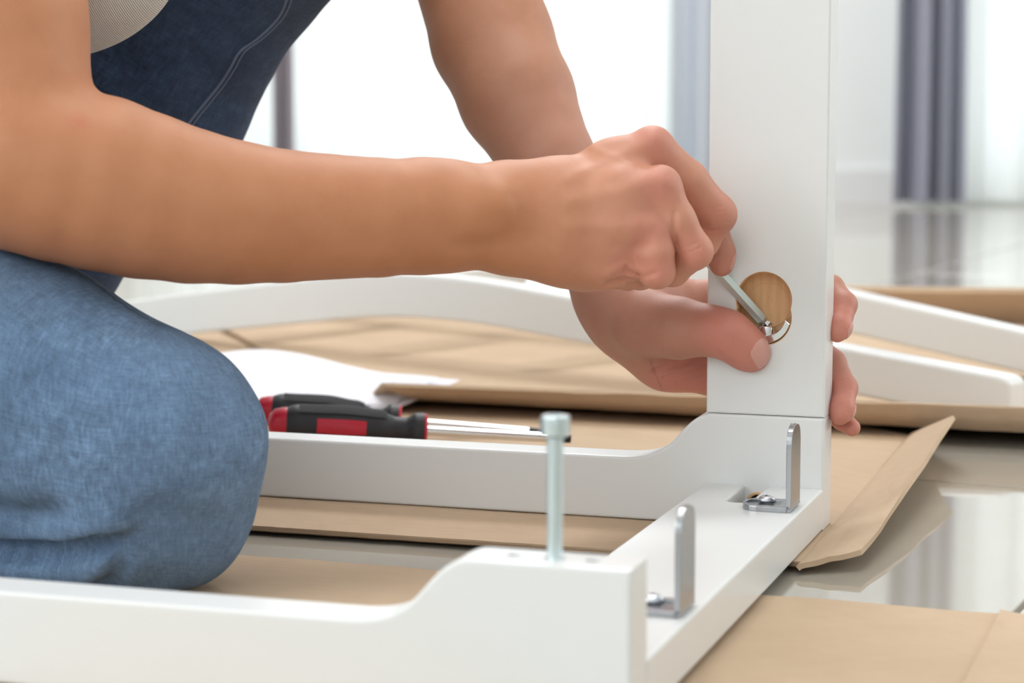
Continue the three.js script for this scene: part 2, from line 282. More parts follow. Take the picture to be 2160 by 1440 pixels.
// ------------------------------------------------------------------ the white frame on the floor and the upright board
const PHI = 18.2 * Math.PI / 180, CORNER = flat(1735, 1119, 0.006);
const TH = 0.0265;                                          // board thickness
const ev = new Evaluator(); ev.attributes = ['position', 'normal', 'uv'];
function cut(geo, tools) {
  let b = new Brush(geo); b.updateMatrixWorld();
  for (const t of tools) { const q = new Brush(t); q.updateMatrixWorld(); b = ev.evaluate(b, q, SUBTRACTION); }
  return b.geometry;
}
const extr = (s, depth, bev = 0.0016, seg = 3) => new THREE.ExtrudeGeometry(s, { depth: depth - 2 * bev, bevelEnabled: true, bevelThickness: bev, bevelSize: bev, bevelOffset: -bev, bevelSegments: seg, curveSegments: 24 }).translate(0, 0, bev);
function railShape(L, lo, hi, b = 0) {
  const s = new THREE.Shape(); s.moveTo(0, b); s.lineTo(0, hi); s.lineTo(-0.066, hi);
  s.bezierCurveTo(-0.079, hi, -0.086, lo + 0.013, -0.094, lo + 0.0075); s.bezierCurveTo(-0.102, lo + 0.0018, -0.110, lo, -0.124, lo);
  s.lineTo(-L + 0.124, lo); s.bezierCurveTo(-L + 0.110, lo, -L + 0.102, lo + 0.0018, -L + 0.094, lo + 0.0075); s.bezierCurveTo(-L + 0.086, lo + 0.013, -L + 0.079, hi, -L + 0.066, hi);
  s.lineTo(-L, hi); s.lineTo(-L, b); s.lineTo(0, b); return s;
}
const fr = thing('stool_frame', 'white wooden frame lying on cardboard, two curved rails joined by a flat board', 'furniture frame', CORNER, -PHI);
const RL = 0.52;
{
  const railGeo = extr(railShape(RL, 0.0375, 0.066), TH);
  part('rail', cut(railGeo.clone().translate(0, 0, -TH), [new THREE.CylinderGeometry(0.0052, 0.0052, 0.02, 24).rotateX(Math.PI / 2).translate(-0.0385, 0.0140, -0.003)]), M.white, fr, 'far curved rail under the upright board');
  const ZN = 0.4045;
  const top = (x, r) => new THREE.CylinderGeometry(r, r, 0.03, 24).translate(x, 0.066, ZN + TH / 2);
  part('rail', cut(extr(railShape(RL, 0.0375, 0.066, -0.003), TH).translate(0, 0, ZN), [top(-0.035, 0.0042), top(-0.019, 0.0035), top(-0.052, 0.0035)]), M.white, fr, 'near curved rail with a bolt standing in it');
  // flat cross board with a U-shaped notch at its far end
  const W = 0.07, NX = -0.0395, NW = 0.0068, NL = 0.056;
  const s = new THREE.Shape(); s.moveTo(-W, 0); s.lineTo(NX - NW, 0); s.lineTo(NX - NW, -NL + NW); s.absarc(NX, -NL + NW, NW, Math.PI, 2 * Math.PI, false); s.lineTo(NX + NW, 0); s.lineTo(0, 0); s.lineTo(0, -ZN); s.lineTo(-W, -ZN); s.lineTo(-W, 0);
  part('cross_board', extr(s, 0.0245).rotateX(-Math.PI / 2), M.white, fr, 'flat cross board with a notch at its far end');
  const nut = part('barrel_nut', merge([new THREE.TorusGeometry(0.0046, 0.0011, 10, 28).translate(-0.0385, 0.0140, -0.0008), new THREE.CylinderGeometry(0.0031, 0.0031, 0.012, 20).rotateX(Math.PI / 2).translate(-0.0385, 0.0140, -0.004)]), M.dark, fr, 'dark metal insert in the notch');
  part('wood_ring', new THREE.TorusGeometry(0.0058, 0.0009, 10, 30).translate(-0.0385, 0.0140, 0.0002), M.wood, fr);
  // the two angle brackets, each with its screw
  const bracket = (x, z) => {
    const w = 0.0265, l = 0.0270, hh = 0.0455, t = 0.0022;
    const plate = (len) => { const q = new THREE.Shape(); q.moveTo(-w / 2, 0); q.lineTo(w / 2, 0); q.lineTo(w / 2, len - w / 2.2); q.bezierCurveTo(w / 2, len - 0.001, w / 4, len, 0, len); q.bezierCurveTo(-w / 4, len, -w / 2, len - 0.001, -w / 2, len - w / 2.2); q.lineTo(-w / 2, 0); return q; };
    const slot = (len) => { const q = new THREE.Path(), a = w / 2 - 0.0042; q.moveTo(-a, 0.006); q.lineTo(-a, len - 0.009); q.absarc(0, len - 0.009, a, Math.PI, 0, true); q.lineTo(a, 0.006); q.lineTo(-a, 0.006); return q; };
    const leaf = (len) => { const base = new THREE.ExtrudeGeometry(plate(len), { depth: t * 0.5, bevelEnabled: true, bevelThickness: 0.0003, bevelSize: 0.0003, bevelOffset: -0.0003, bevelSegments: 2, curveSegments: 12 }); const q = plate(len); q.holes.push(slot(len)); const rim = new THREE.ExtrudeGeometry(q, { depth: t * 0.55, bevelEnabled: true, bevelThickness: 0.0004, bevelSize: 0.0004, bevelOffset: -0.0004, bevelSegments: 2, curveSegments: 12 }).translate(0, 0, t * 0.5); return merge([base, rim]); };
    // shape (x across, y along, z thickness): flat leaf along -x, upright leaf along +y with its raised face towards -x
    const down = leaf(l).rotateX(-Math.PI / 2).rotateY(Math.PI / 2).translate(x - 0.0016, 0.0248, z);
    const up = leaf(hh).rotateY(-Math.PI / 2).translate(x, 0.0248 + 0.0016, z);
    const bend = new THREE.CylinderGeometry(0.0018, 0.0018, w, 16).rotateX(Math.PI / 2).translate(x - 0.0014, 0.0264, z);
    const b = part('bracket', merge([down, up, bend]), M.steel, fr, 'steel angle bracket');
    const prof = [[0, 0.0030], [0.0024, 0.0029], [0.0038, 0.0024], [0.0048, 0.0013], [0.0048, 0.0003], [0.0042, 0]].map((p) => new THREE.Vector2(...p));
    part('screw', cut(new THREE.LatheGeometry(prof, 32), [box(0.0045, 0.004, 0.0011, 0, 0.0038, 0), box(0.0011, 0.004, 0.0045, 0, 0.0038, 0)]).translate(x - 0.0172, 0.0272, z - 0.006), M.screw, b);
  };
  bracket(-0.0040, 0.0668); bracket(-0.0034, 0.3225);
}
{
  // bolt standing loose in the near rail
  const p = V(-0.035, 0.066, 0.4045 + TH / 2).applyAxisAngle(V(0, 1, 0), -PHI).add(CORNER);
  const b = thing('bolt', 'long steel bolt standing upright in the near curved rail', 'bolt', p, -PHI);
  const L = 0.0565, sh = [[0, -0.012], [0.0032, -0.012], [0.0032, 0.0]]; for (let i = 0; i < 14; i++) sh.push([0.0033, i * 0.0012], [0.0029, i * 0.0012 + 0.0006]);
  sh.push([0.0033, 0.018], [0.0033, L - 0.008], [0.0033, L - 0.0079]);
  part('shank', new THREE.LatheGeometry(sh.map((q) => new THREE.Vector2(...q)), 28), M.zinc, b);
  const head = new THREE.LatheGeometry([[0, -0.0042], [0.0056, -0.0042], [0.0062, -0.0036], [0.0062, 0.0032], [0.0056, 0.0040], [0.0001, 0.0040]].map((q) => new THREE.Vector2(...q)), 6);
  part('head', cut(head, [new THREE.CylinderGeometry(0.0029, 0.0029, 0.006, 6).translate(0, 0.003, 0)]).translate(0, L - 0.003, 0), M.zinc, b);
}
// ---- the upright board: front plane coordinates (x along, y up) measured on its face
const ZA = V(Math.cos(PHI), 0, Math.sin(PHI)), ZD = V(Math.sin(PHI), 0, -Math.cos(PHI));
function onFace(px, py, b = 0) { const o = V(0, EYE, 0), r = at(px, py, 1).sub(o), t = CORNER.clone().addScaledVector(ZD, b).sub(o).dot(ZD) / r.dot(ZD); const q = o.addScaledVector(r, t).sub(CORNER); return [q.dot(ZA), q.y]; }
{
  const leg = thing('upright_board', 'upright white board standing on the far rail with a bored wooden recess', 'furniture leg', CORNER, -PHI);
  const y0 = 0.0663, y1 = 0.52, dep = 0.0145;
  const [cx, cyA] = onFace(1611, 633), [, cyB] = onFace(1611, 668.5), R = 0.0167;
  const face = new THREE.Shape([[-0.07, y0], [0, y0], [0, y1], [-0.07, y1]].map((p) => new THREE.Vector2(...p)));
  const body = extr(face, TH, 0.0014).translate(0, 0, -TH);
  const outline = () => { const dy = (cyA - cyB) / 2, dx = Math.sqrt(R * R - dy * dy), a = Math.atan2(dy, dx); const q = new THREE.Path(); q.absarc(cx, cyA, R, -a, Math.PI + a, false); q.absarc(cx, cyB, R, Math.PI - a, 2 * Math.PI + a, false); return q; };
  const drill = (x, y, r, d) => new THREE.CylinderGeometry(r, r, d + 0.004, 72).rotateX(Math.PI / 2).translate(x, y, -d / 2 + 0.002);
  part('board', cut(body, [drill(cx, cyA, R, dep), drill(cx, cyB, R, dep)]), M.white, leg);
  // the bare wood that the bore laid open: walls and floor of the recess
  const pts = outline().getPoints(64), inner = new THREE.Shape(pts), hole = new THREE.Path(pts.map((p) => { const c = p.y > (cyA + cyB) / 2 ? cyA : cyB, d = Math.hypot(p.x - cx, p.y - c); return new THREE.Vector2(cx + (p.x - cx) * (R - 0.0005) / d, c + (p.y - c) * (R - 0.0005) / d); }));
  inner.holes.push(hole);
  const walls = new THREE.ExtrudeGeometry(inner, { depth: dep - 0.0008, bevelEnabled: false }).translate(0, 0, -dep);
  const floorG = (cy, d) => new THREE.CylinderGeometry(R, R, 0.0008, 64).rotateX(Math.PI / 2).translate(cx, cy, -dep + d);
  const step = new THREE.TorusGeometry(R * 0.92, 0.00016, 6, 80), pip = new THREE.TorusGeometry(0.0013, 0.00016, 6, 24);
  const metric = (g) => { const p = g.getAttribute('position'), q = g.getAttribute('uv'); for (let i = 0; i < p.count; i++) q.setXY(i, p.getX(i), p.getY(i)); return g; };
  part('recess', metric(merge([walls, floorG(cyA, 0.0009), floorG(cyB, 0.0005)])), M.wood, leg, 'bare wood recess of two overlapping bores');
  part('bore_mark', merge([step.clone().scale(0.85, 0.85, 1).translate(cx, cyA - 0.004, -dep + 0.0013), pip.clone().translate(cx + 0.001, cyA - 0.0005, -dep + 0.0013), pip.clone().translate(cx + 0.001, cyB - 0.001, -dep + 0.0013)]), M.wood, leg);
  // crescent washer and bolt head at the bottom of the recess
  const cres = new THREE.Shape(); cres.absarc(cx, cyB, R - 0.0009, -Math.PI * 0.92, -Math.PI * 0.08, false); cres.absarc(cx, cyB + 0.001, R - 0.0046, -Math.PI * 0.06, -Math.PI * 0.94, true);
  part('washer', new THREE.ExtrudeGeometry(cres, { depth: 0.0095, bevelEnabled: true, bevelThickness: 0.0006, bevelSize: 0.0006, bevelOffset: -0.0006, bevelSegments: 2, curveSegments: 30 }).translate(0, 0, -dep + 0.0022), M.chrome, leg, 'bright curved washer at the bottom of the recess');
  const hd = cut(new THREE.LatheGeometry([[0, 0], [0.0044, 0], [0.0050, 0.0006], [0.0050, 0.0068], [0.0044, 0.0076], [0.0001, 0.0076]].map((q) => new THREE.Vector2(...q)), 40), [new THREE.CylinderGeometry(0.0027, 0.0027, 0.008, 6).translate(0, 0.0068, 0)]);
  part('bolt_head', hd.translate(cx + 0.0004, cyB - R + 0.0035, -dep + 0.0068), M.chrome, leg, 'socket bolt head');
}
{
  // hex key held in the fist, ball end in the bolt head
  const A = at(1622, 690, 1.2535), B = at(1425, 473, 1.229), dir = B.clone().sub(A).normalize(), L = A.distanceTo(B);
  const k = thing('hex_key', 'steel hex key held in the fist, its ball end in the wooden recess', 'hex key', A);
  k.quaternion.setFromUnitVectors(V(0, 1, 0), dir);
  const r = 0.0036, neck = 0.0065;
  const arm = new THREE.LatheGeometry([[0, neck - 0.0004], [r * 0.78, neck - 0.0004], [r, neck + 0.0008], [r, L - 0.006], [0, L - 0.006]].map((q) => new THREE.Vector2(...q)), 6);
  const curve = new THREE.CatmullRomCurve3([V(0, L - 0.0062, 0), V(0, L, 0), V(-0.0028, L + 0.0045, -0.0012), V(-0.008, L + 0.006, -0.004), V(-0.018, L + 0.0062, -0.009)]);
  part('long_arm', toCreasedNormals(arm.toNonIndexed(), 0.5), M.keySteel, k);
  part('short_arm', toCreasedNormals(new THREE.TubeGeometry(curve, 20, r, 6, false).toNonIndexed(), 0.5), M.keySteel, k);
  part('ball_end', toCreasedNormals(new THREE.LatheGeometry([[0, -0.0016], [r * 0.62, -0.0014], [r * 0.92, 0.0008], [r * 0.92, 0.0026], [r * 0.58, 0.0044], [r * 0.58, neck]].map((q) => new THREE.Vector2(...q)), 6).toNonIndexed(), 0.4), M.chrome, k);
}

// ------------------------------------------------------------------ the assembled chair back lying in the carton
{
  const L0 = V(-0.345, 0, -2.255), R0 = V(0.388, 0, -1.622), dir = R0.clone().sub(L0).normalize(), len = R0.distanceTo(L0);
  const g = thing('chair_back_frame', 'white bent chair back frame lying in the opened carton', 'furniture frame', L0, Math.atan2(-dir.z, dir.x));
  // side view of a bent leg: x along, y up
  const s = new THREE.Shape(); const pt = (f) => f * len;
  s.moveTo(-0.11, 0.0105); s.lineTo(0, 0.0125); s.lineTo(pt(0.22), 0.040); s.bezierCurveTo(pt(0.30), 0.052, pt(0.38), 0.056, pt(0.47), 0.050); s.lineTo(pt(0.985), 0.0115); s.lineTo(pt(1.0), 0.0115); s.lineTo(pt(1.0), 0.0385);
  s.bezierCurveTo(pt(1.0), 0.0445, pt(0.995), 0.0468, pt(0.985), 0.0474); s.lineTo(pt(0.50), 0.088); s.bezierCurveTo(pt(0.42), 0.0955, pt(0.34), 0.0965, pt(0.26), 0.0895); s.lineTo(0, 0.056); s.lineTo(-0.11, 0.0395); s.lineTo(-0.11, 0.0105);
  const geo = extr(s, 0.026, 0.0035, 4);
  const near = part('side_leg', geo, M.white, g, 'near bent leg of the chair back'); near.position.z = -0.013;
  const far = part('side_leg', geo, M.white, g, 'far bent leg of the chair back'); far.position.set(0, 0.040, -0.263); far.rotation.z = -0.05;
  const slat = (f, y, hgt) => part('slat', rbox(0.02, hgt, 0.226, pt(f), y, -0.125, 0.003).rotateX(0.0), M.white, g);
  slat(0.10, 0.054, 0.022); slat(0.27, 0.076, 0.020); slat(0.47, 0.072, 0.020);
}

// ------------------------------------------------------------------ screwdrivers
function screwdriver(label, a, b, hl, rollA) {
  const dir = b.clone().sub(a), L = dir.length(); dir.normalize();
  const g = thing('screwdriver', label, 'screwdriver', a, 0, undefined); g.quaternion.setFromUnitVectors(V(0, 1, 0), dir);
  const pf = (t) => { const k = [[0, 0.0105], [0.012, 0.0138], [0.045, 0.0148], [0.066, 0.0128], [0.080, 0.0088], [0.086, 0.0088], [0.092, 0.0126], [0.098, 0.0128]]; const y = t * 0.098; let i = 0; while (i < k.length - 2 && k[i + 1][0] < y) i++; const u = Math.max(0, Math.min(1, (y - k[i][0]) / (k[i + 1][0] - k[i][0]))), w = u * u * (3 - 2 * u); return k[i][1] + (k[i + 1][1] - k[i][1]) * w; };
  const lathe = (t0, t1, off, p0, pl, n) => { const q = []; for (let i = 0; i <= n; i++) { const t = t0 + (t1 - t0) * i / n; q.push(new THREE.Vector2((pf(t) + off) * 1, t * hl)); } return new THREE.LatheGeometry(q, 40, p0, pl); };
  const spin = new THREE.Group(); spin.name = 'handle'; spin.rotation.y = rollA; g.add(spin);
  part('handle_body', lathe(0, 1, 0, 0, 2 * Math.PI, 60), M.rubber, spin);
  for (let k = 0; k < 3; k++) {
    const c = k * 2 * Math.PI / 3;
    part('red_inlay', lathe(0.26, 0.60, 0.0005, c - 0.36, 0.72, 24), M.red, spin);
    part('grip_pad', lathe(0.13, 0.74, 0.0007, c + Math.PI / 3 - 0.42, 0.84, 40), M.grip, spin);
  }
  part('end_cap', new THREE.LatheGeometry([[0, -0.0085], [0.006, -0.0075], [0.0098, -0.004], [0.0112, 0.0012], [0.0118, 0.006], [0.0112, 0.0068]].map((q) => new THREE.Vector2(...q)), 40), M.red, g);
  part('collar', new THREE.LatheGeometry([[0.0, hl - 0.001], [0.0126, hl - 0.001], [0.0122, hl + 0.002], [0.006, hl + 0.0025], [0, hl + 0.0025]].map((q) => new THREE.Vector2(...q)), 36), M.red, g);
  part('shaft', new THREE.CylinderGeometry(0.0036, 0.0036, L - hl - 0.012, 24).translate(0, hl + (L - hl - 0.012) / 2, 0), M.chrome, g);
  const tip = new THREE.CylinderGeometry(0.0030, 0.0038, 0.013, 20); part('tip', tip.translate(0, L - 0.0062, 0), M.dark, g, 'blackened tip');
}
screwdriver('red and black screwdriver nearest the white rail, blackened tip pointing right', at(590, 892, 1.50), at(1203, 925, 1.515), 0.1015, 2.05);
screwdriver('red and black screwdriver lying behind the other, its shaft mostly hidden', at(560, 866, 1.585), at(1150, 914, 1.60), 0.0985, 2.0);

// ------------------------------------------------------------------ the person: distance fields meshed by surface nets
const smin = (a, b, k) => { const h = Math.max(k - Math.abs(a - b), 0) / k; return Math.min(a, b) - h * h * k * 0.25; };
const smax = (a, b, k) => -smin(-a, -b, k);
function cone(a, b, r1, r2) {
  const bx = b.x - a.x, by = b.y - a.y, bz = b.z - a.z, l2 = bx * bx + by * by + bz * bz, rr = r1 - r2, a2 = Math.max(1e-12, l2 - rr * rr), il2 = 1 / l2;
  return (x, y, z) => {
    const px = x - a.x, py = y - a.y, pz = z - a.z, yy = px * bx + py * by + pz * bz, zz = yy - l2;
    const qx = px * l2 - bx * yy, qy = py * l2 - by * yy, qz = pz * l2 - bz * yy, x2 = qx * qx + qy * qy + qz * qz, y2 = yy * yy * l2, z2 = zz * zz * l2, k = Math.sign(rr) * rr * rr * x2;
    if (Math.sign(zz) * a2 * z2 > k) return Math.sqrt(x2 + z2) * il2 - r2;
    if (Math.sign(yy) * a2 * y2 < k) return Math.sqrt(x2 + y2) * il2 - r1;
    return (Math.sqrt(x2 * a2 * il2) + yy * rr) * il2 - r1;
  };
}
const ball = (p, r) => (x, y, z) => Math.hypot(x - p.x, y - p.y, z - p.z) - r;
function egg(p, ax, ay, az, rx, ry, rz) {                    // ellipsoid with axes
  return (x, y, z) => { const dx = x - p.x, dy = y - p.y, dz = z - p.z, u = (dx * ax.x + dy * ax.y + dz * ax.z) / rx, v = (dx * ay.x + dy * ay.y + dz * ay.z) / ry, w = (dx * az.x + dy * az.y + dz * az.z) / rz, k0 = Math.hypot(u, v, w), k1 = Math.hypot(u / rx, v / ry, w / rz); return k1 < 1e-9 ? -Math.min(rx, ry, rz) : k0 * (k0 - 1) / k1; };
}
const X = V(1, 0, 0), Y = V(0, 1, 0), Z = V(0, 0, 1);
const J = (q) => ({ p: at(q[0], q[1], q[2]), r: q[3] * q[2] / FOC });
function chain(list, k) {                                     // joints as [x, y, depth, radius] in photo pixels and metres of depth
  const c = []; const q = list.map(J);
  for (let i = 0; i + 1 < q.length; i++) c.push(cone(q[i].p, q[i + 1].p, q[i].r, q[i + 1].r));
  return (x, y, z) => { let d = c[0](x, y, z); for (let i = 1; i < c.length; i++) d = smin(d, c[i](x, y, z), k); return d; };
}
const chainW = (list, k) => { const c = []; for (let i = 0; i + 1 < list.length; i++) c.push(cone(list[i][0], list[i + 1][0], list[i][1], list[i + 1][1])); return (x, y, z) => { let d = c[0](x, y, z); for (let i = 1; i < c.length; i++) d = smin(d, c[i](x, y, z), k); return d; }; };
const union = (fs, k) => (x, y, z) => { let d = fs[0](x, y, z); for (let i = 1; i < fs.length; i++) d = smin(d, fs[i](x, y, z), k); return d; };
function bounded(f, lo, hi, m = 0.03) {                       // cheap far estimate outside a box
  return (x, y, z) => { const dx = Math.max(lo.x - x, 0, x - hi.x), dy = Math.max(lo.y - y, 0, y - hi.y), dz = Math.max(lo.z - z, 0, z - hi.z), d = Math.hypot(dx, dy, dz); return d > m ? d + 0.004 : f(x, y, z); };
}
function surfaceNets(f, lo, hi, h, keep, proj = 2) {
  const nx = Math.ceil((hi.x - lo.x) / h) + 1, ny = Math.ceil((hi.y - lo.y) / h) + 1, nz = Math.ceil((hi.z - lo.z) / h) + 1, val = new Float32Array(nx * ny * nz).fill(1);
  const B = 6, id = (i, j, k) => (k * ny + j) * nx + i, rad = h * B * 0.87 * 1.25 + 0.004;
  for (let k0 = 0; k0 < nz; k0 += B) for (let j0 = 0; j0 < ny; j0 += B) for (let i0 = 0; i0 < nx; i0 += B) {
    const d = f(lo.x + (i0 + B / 2) * h, lo.y + (j0 + B / 2) * h, lo.z + (k0 + B / 2) * h), far = Math.abs(d) > rad;
    for (let k = k0; k < Math.min(k0 + B, nz); k++) for (let j = j0; j < Math.min(j0 + B, ny); j++) for (let i = i0; i < Math.min(i0 + B, nx); i++) val[id(i, j, k)] = far ? d : f(lo.x + i * h, lo.y + j * h, lo.z + k * h);
  }
  const vid = new Int32Array(nx * ny * nz).fill(-1), pos = [], idx = [];
  const off = [0, 1, nx, nx + 1, nx * ny, nx * ny + 1, nx * ny + nx, nx * ny + nx + 1];
  for (let k = 0; k < nz - 1; k++) for (let j = 0; j < ny - 1; j++) for (let i = 0; i < nx - 1; i++) {
    const o = id(i, j, k); let m = 0; for (let c = 0; c < 8; c++) if (val[o + off[c]] < 0) m |= 1 << c;
    if (m === 0 || m === 255) continue;
    let sx = 0, sy = 0, sz = 0, n = 0;
    for (let a = 0; a < 8; a++) for (const bit of [1, 2, 4]) if (!(a & bit)) { const b = a | bit; if (((m >> a) & 1) !== ((m >> b) & 1)) { const va = val[o + off[a]], vb = val[o + off[b]], t = va / (va - vb); sx += (a & 1) + (bit === 1 ? t : 0); sy += ((a >> 1) & 1) + (bit === 2 ? t : 0); sz += ((a >> 2) & 1) + (bit === 4 ? t : 0); n++; } }
    vid[o] = pos.length / 3; pos.push(lo.x + (i + sx / n) * h, lo.y + (j + sy / n) * h, lo.z + (k + sz / n) * h);
  }
  const quad = (a, b, c, d, flip, i, j, k) => { if (keep && !keep(lo.x + i * h, lo.y + j * h, lo.z + k * h)) return; if (a < 0 || b < 0 || c < 0 || d < 0) return; flip ? idx.push(a, b, c, a, c, d) : idx.push(a, c, b, a, d, c); };
  for (let k = 1; k < nz - 1; k++) for (let j = 1; j < ny - 1; j++) for (let i = 1; i < nx - 1; i++) {
    const o = id(i, j, k), s = val[o] < 0;
    if (s !== val[o + 1] < 0) quad(vid[o], vid[o - nx], vid[o - nx - nx * ny], vid[o - nx * ny], s, i, j, k);
    if (s !== val[o + nx] < 0) quad(vid[o], vid[o - nx * ny], vid[o - nx * ny - 1], vid[o - 1], s, i, j, k);
    if (s !== val[o + nx * ny] < 0) quad(vid[o], vid[o - 1], vid[o - 1 - nx], vid[o - nx], s, i, j, k);
  }
  const e = 0.0004, nor = new Float32Array(pos.length), grad = V();
  const G = (x, y, z) => grad.set(f(x + e, y, z) - f(x - e, y, z), f(x, y + e, z) - f(x, y - e, z), f(x, y, z + e) - f(x, y, z - e)).normalize();
  for (let v = 0; v < pos.length; v += 3) {
    for (let it = 0; it < proj; it++) { const d = f(pos[v], pos[v + 1], pos[v + 2]); G(pos[v], pos[v + 1], pos[v + 2]); const st = Math.max(-h * 0.6, Math.min(h * 0.6, d)); pos[v] -= grad.x * st; pos[v + 1] -= grad.y * st; pos[v + 2] -= grad.z * st; }
    G(pos[v], pos[v + 1], pos[v + 2]); nor[v] = grad.x; nor[v + 1] = grad.y; nor[v + 2] = grad.z;
  }
  // drop unused vertices
  const map = new Int32Array(pos.length / 3).fill(-1), P = [], N = [], I = [];
  for (const v of idx) { if (map[v] < 0) { map[v] = P.length / 3; P.push(pos[3 * v], pos[3 * v + 1], pos[3 * v + 2]); N.push(nor[3 * v], nor[3 * v + 1], nor[3 * v + 2]); } I.push(map[v]); }
  const g = new THREE.BufferGeometry(); g.setAttribute('position', new THREE.Float32BufferAttribute(P, 3)); g.setAttribute('normal', new THREE.Float32BufferAttribute(N, 3)); g.setIndex(I); return g;
}
function dress(g, colorOf, uvOf) {
  const p = g.getAttribute('position'), c = [], uv = [], q = V();
  for (let i = 0; i < p.count; i++) { q.fromBufferAttribute(p, i); if (colorOf) c.push(...colorOf(q)); uv.push(...uvOf(q)); }
  if (colorOf) g.setAttribute('color', new THREE.Float32BufferAttribute(c, 3)); g.setAttribute('uv', new THREE.Float32BufferAttribute(uv, 2)); return g;
}
const limbUV = (a, b) => { const d = b.clone().sub(a).normalize(), w = V(0, 0.05, 1).addScaledVector(d, -d.z).normalize(), u = w.clone().cross(d).normalize(), q = V(); return (p) => { q.copy(p).sub(a); return [q.dot(d), Math.atan2(q.dot(u), q.dot(w)) * 0.045]; }; };

// ---- right arm (foreground) and its fist
const rArm = union([
  chain([[-60, -750, 1.20, 215], [-20, -200, 1.13, 205], [-8, 60, 1.10, 186], [38, 340, 1.085, 172]], 0.008),
  chain([[45, 350, 1.085, 178], [125, 366, 1.088, 185], [210, 386, 1.092, 184], [300, 412, 1.098, 175], [400, 435, 1.105, 162], [500, 449, 1.113, 150], [600, 456, 1.122, 139], [800, 459, 1.140, 125], [930, 455, 1.152, 113]], 0.0016),
  chain([[900, 432, 1.150, 92], [1060, 424, 1.164, 74], [1150, 425, 1.166, 72]], 0.006),
  chain([[900, 478, 1.150, 92], [1060, 496, 1.160, 72], [1150, 505, 1.166, 70]], 0.006),
], 0.009);
const ulnaHead = chain([[1015, 446, 1.141, 50], [1046, 438, 1.142, 44]], 0.01);
const rPalm = union([
  chain([[1090, 420, 1.168, 58], [1180, 400, 1.170, 53], [1290, 352, 1.176, 50], [1376, 312, 1.178, 43]], 0.012),
  chain([[1090, 450, 1.162, 62], [1200, 432, 1.160, 54], [1310, 408, 1.156, 47], [1392, 394, 1.156, 43]], 0.012),
  chain([[1090, 490, 1.162, 54], [1200, 488, 1.160, 54], [1300, 486, 1.157, 47], [1374, 488, 1.157, 42]], 0.012),
  chain([[1100, 508, 1.168, 46], [1200, 541, 1.168, 51], [1270, 555, 1.167, 45], [1312, 556, 1.168, 38]], 0.012),
  chain([[1120, 522, 1.180, 43], [1230, 554, 1.186, 48], [1300, 562, 1.186, 36]], 0.012),
], 0.014);
const rFing = [
  chain([[1376, 312, 1.178, 43], [1450, 384, 1.187, 44], [1511, 452, 1.196, 41], [1482, 510, 1.206, 33], [1440, 556, 1.212, 31]], 0.004),
  chain([[1392, 394, 1.156, 42], [1430, 465, 1.157, 36], [1466, 530, 1.161, 36], [1420, 570, 1.182, 32], [1380, 580, 1.200, 29]], 0.004),
  chain([[1374, 488, 1.157, 41], [1383, 530, 1.154, 37], [1386, 571, 1.157, 36], [1350, 578, 1.182, 31], [1340, 560, 1.205, 27]], 0.004),
  chain([[1312, 552, 1.168, 38], [1330, 566, 1.164, 31], [1338, 576, 1.176, 28], [1325, 588, 1.192, 22], [1292, 590, 1.202, 20]], 0.004),
  chain([[1290, 470, 1.215, 45], [1400, 480, 1.226, 36], [1506, 494, 1.228, 28], [1520, 532, 1.228, 27], [1522, 559, 1.229, 24]], 0.006),
];
const rHand0 = (x, y, z) => {
  let d = rFing[0](x, y, z); for (let i = 1; i < 5; i++) d = smin(d, rFing[i](x, y, z), 0.0014);
  return smin(d, rPalm(x, y, z), 0.005);
};
const tendons = [[[1200, 376], [1280, 340], [1370, 296]], [[1200, 425], [1290, 404], [1385, 380]], [[1200, 478], [1270, 480], [1365, 476]]];
function rayHit(f, px, py, d0, d1) { let d = d0; for (let i = 0; i < 400; i++) { const p = at(px, py, d), s = f(p.x, p.y, p.z); if (s < 0.00005) return p; d += Math.max(0.0002, s * 0.8); if (d > d1) return null; } return null; }
const grooveSet = (f, list, d0, d1) => list.map(([pts, w, dep]) => { const q = []; for (let i = 0; i + 1 < pts.length; i++) for (let t = 0; t < 5; t++) { const h = rayHit(f, pts[i][0] + (pts[i + 1][0] - pts[i][0]) * t / 5, pts[i][1] + (pts[i + 1][1] - pts[i][1]) * t / 5, d0, d1); if (h) q.push(h); } const e = pts[pts.length - 1], h = rayHit(f, e[0], e[1], d0, d1); if (h) q.push(h); const segs = []; for (let i = 0; i + 1 < q.length; i++) if (q[i].distanceTo(q[i + 1]) < 0.02) segs.push(cone(q[i], q[i + 1], 0.00001, 0.00001)); const bb = new THREE.Box3().setFromPoints(q.length ? q : [V(9, 9, 9)]).expandByScalar(w * 3); return { segs, w, dep, bb }; });
const carve = (d, gs, x, y, z) => { for (const g of gs) { const b = g.bb; if (x < b.min.x || y < b.min.y || z < b.min.z || x > b.max.x || y > b.max.y || z > b.max.z) continue; let m = 9; for (const s of g.segs) { const q = s(x, y, z); if (q < m) m = q; } if (m < g.w * 3) d += g.dep * Math.exp(-(m * m) / (g.w * g.w)); } return d; };
const rBase = (x, y, z) => smin(rArm(x, y, z), smin(ulnaHead(x, y, z), rHand0(x, y, z), 0.012), 0.016);
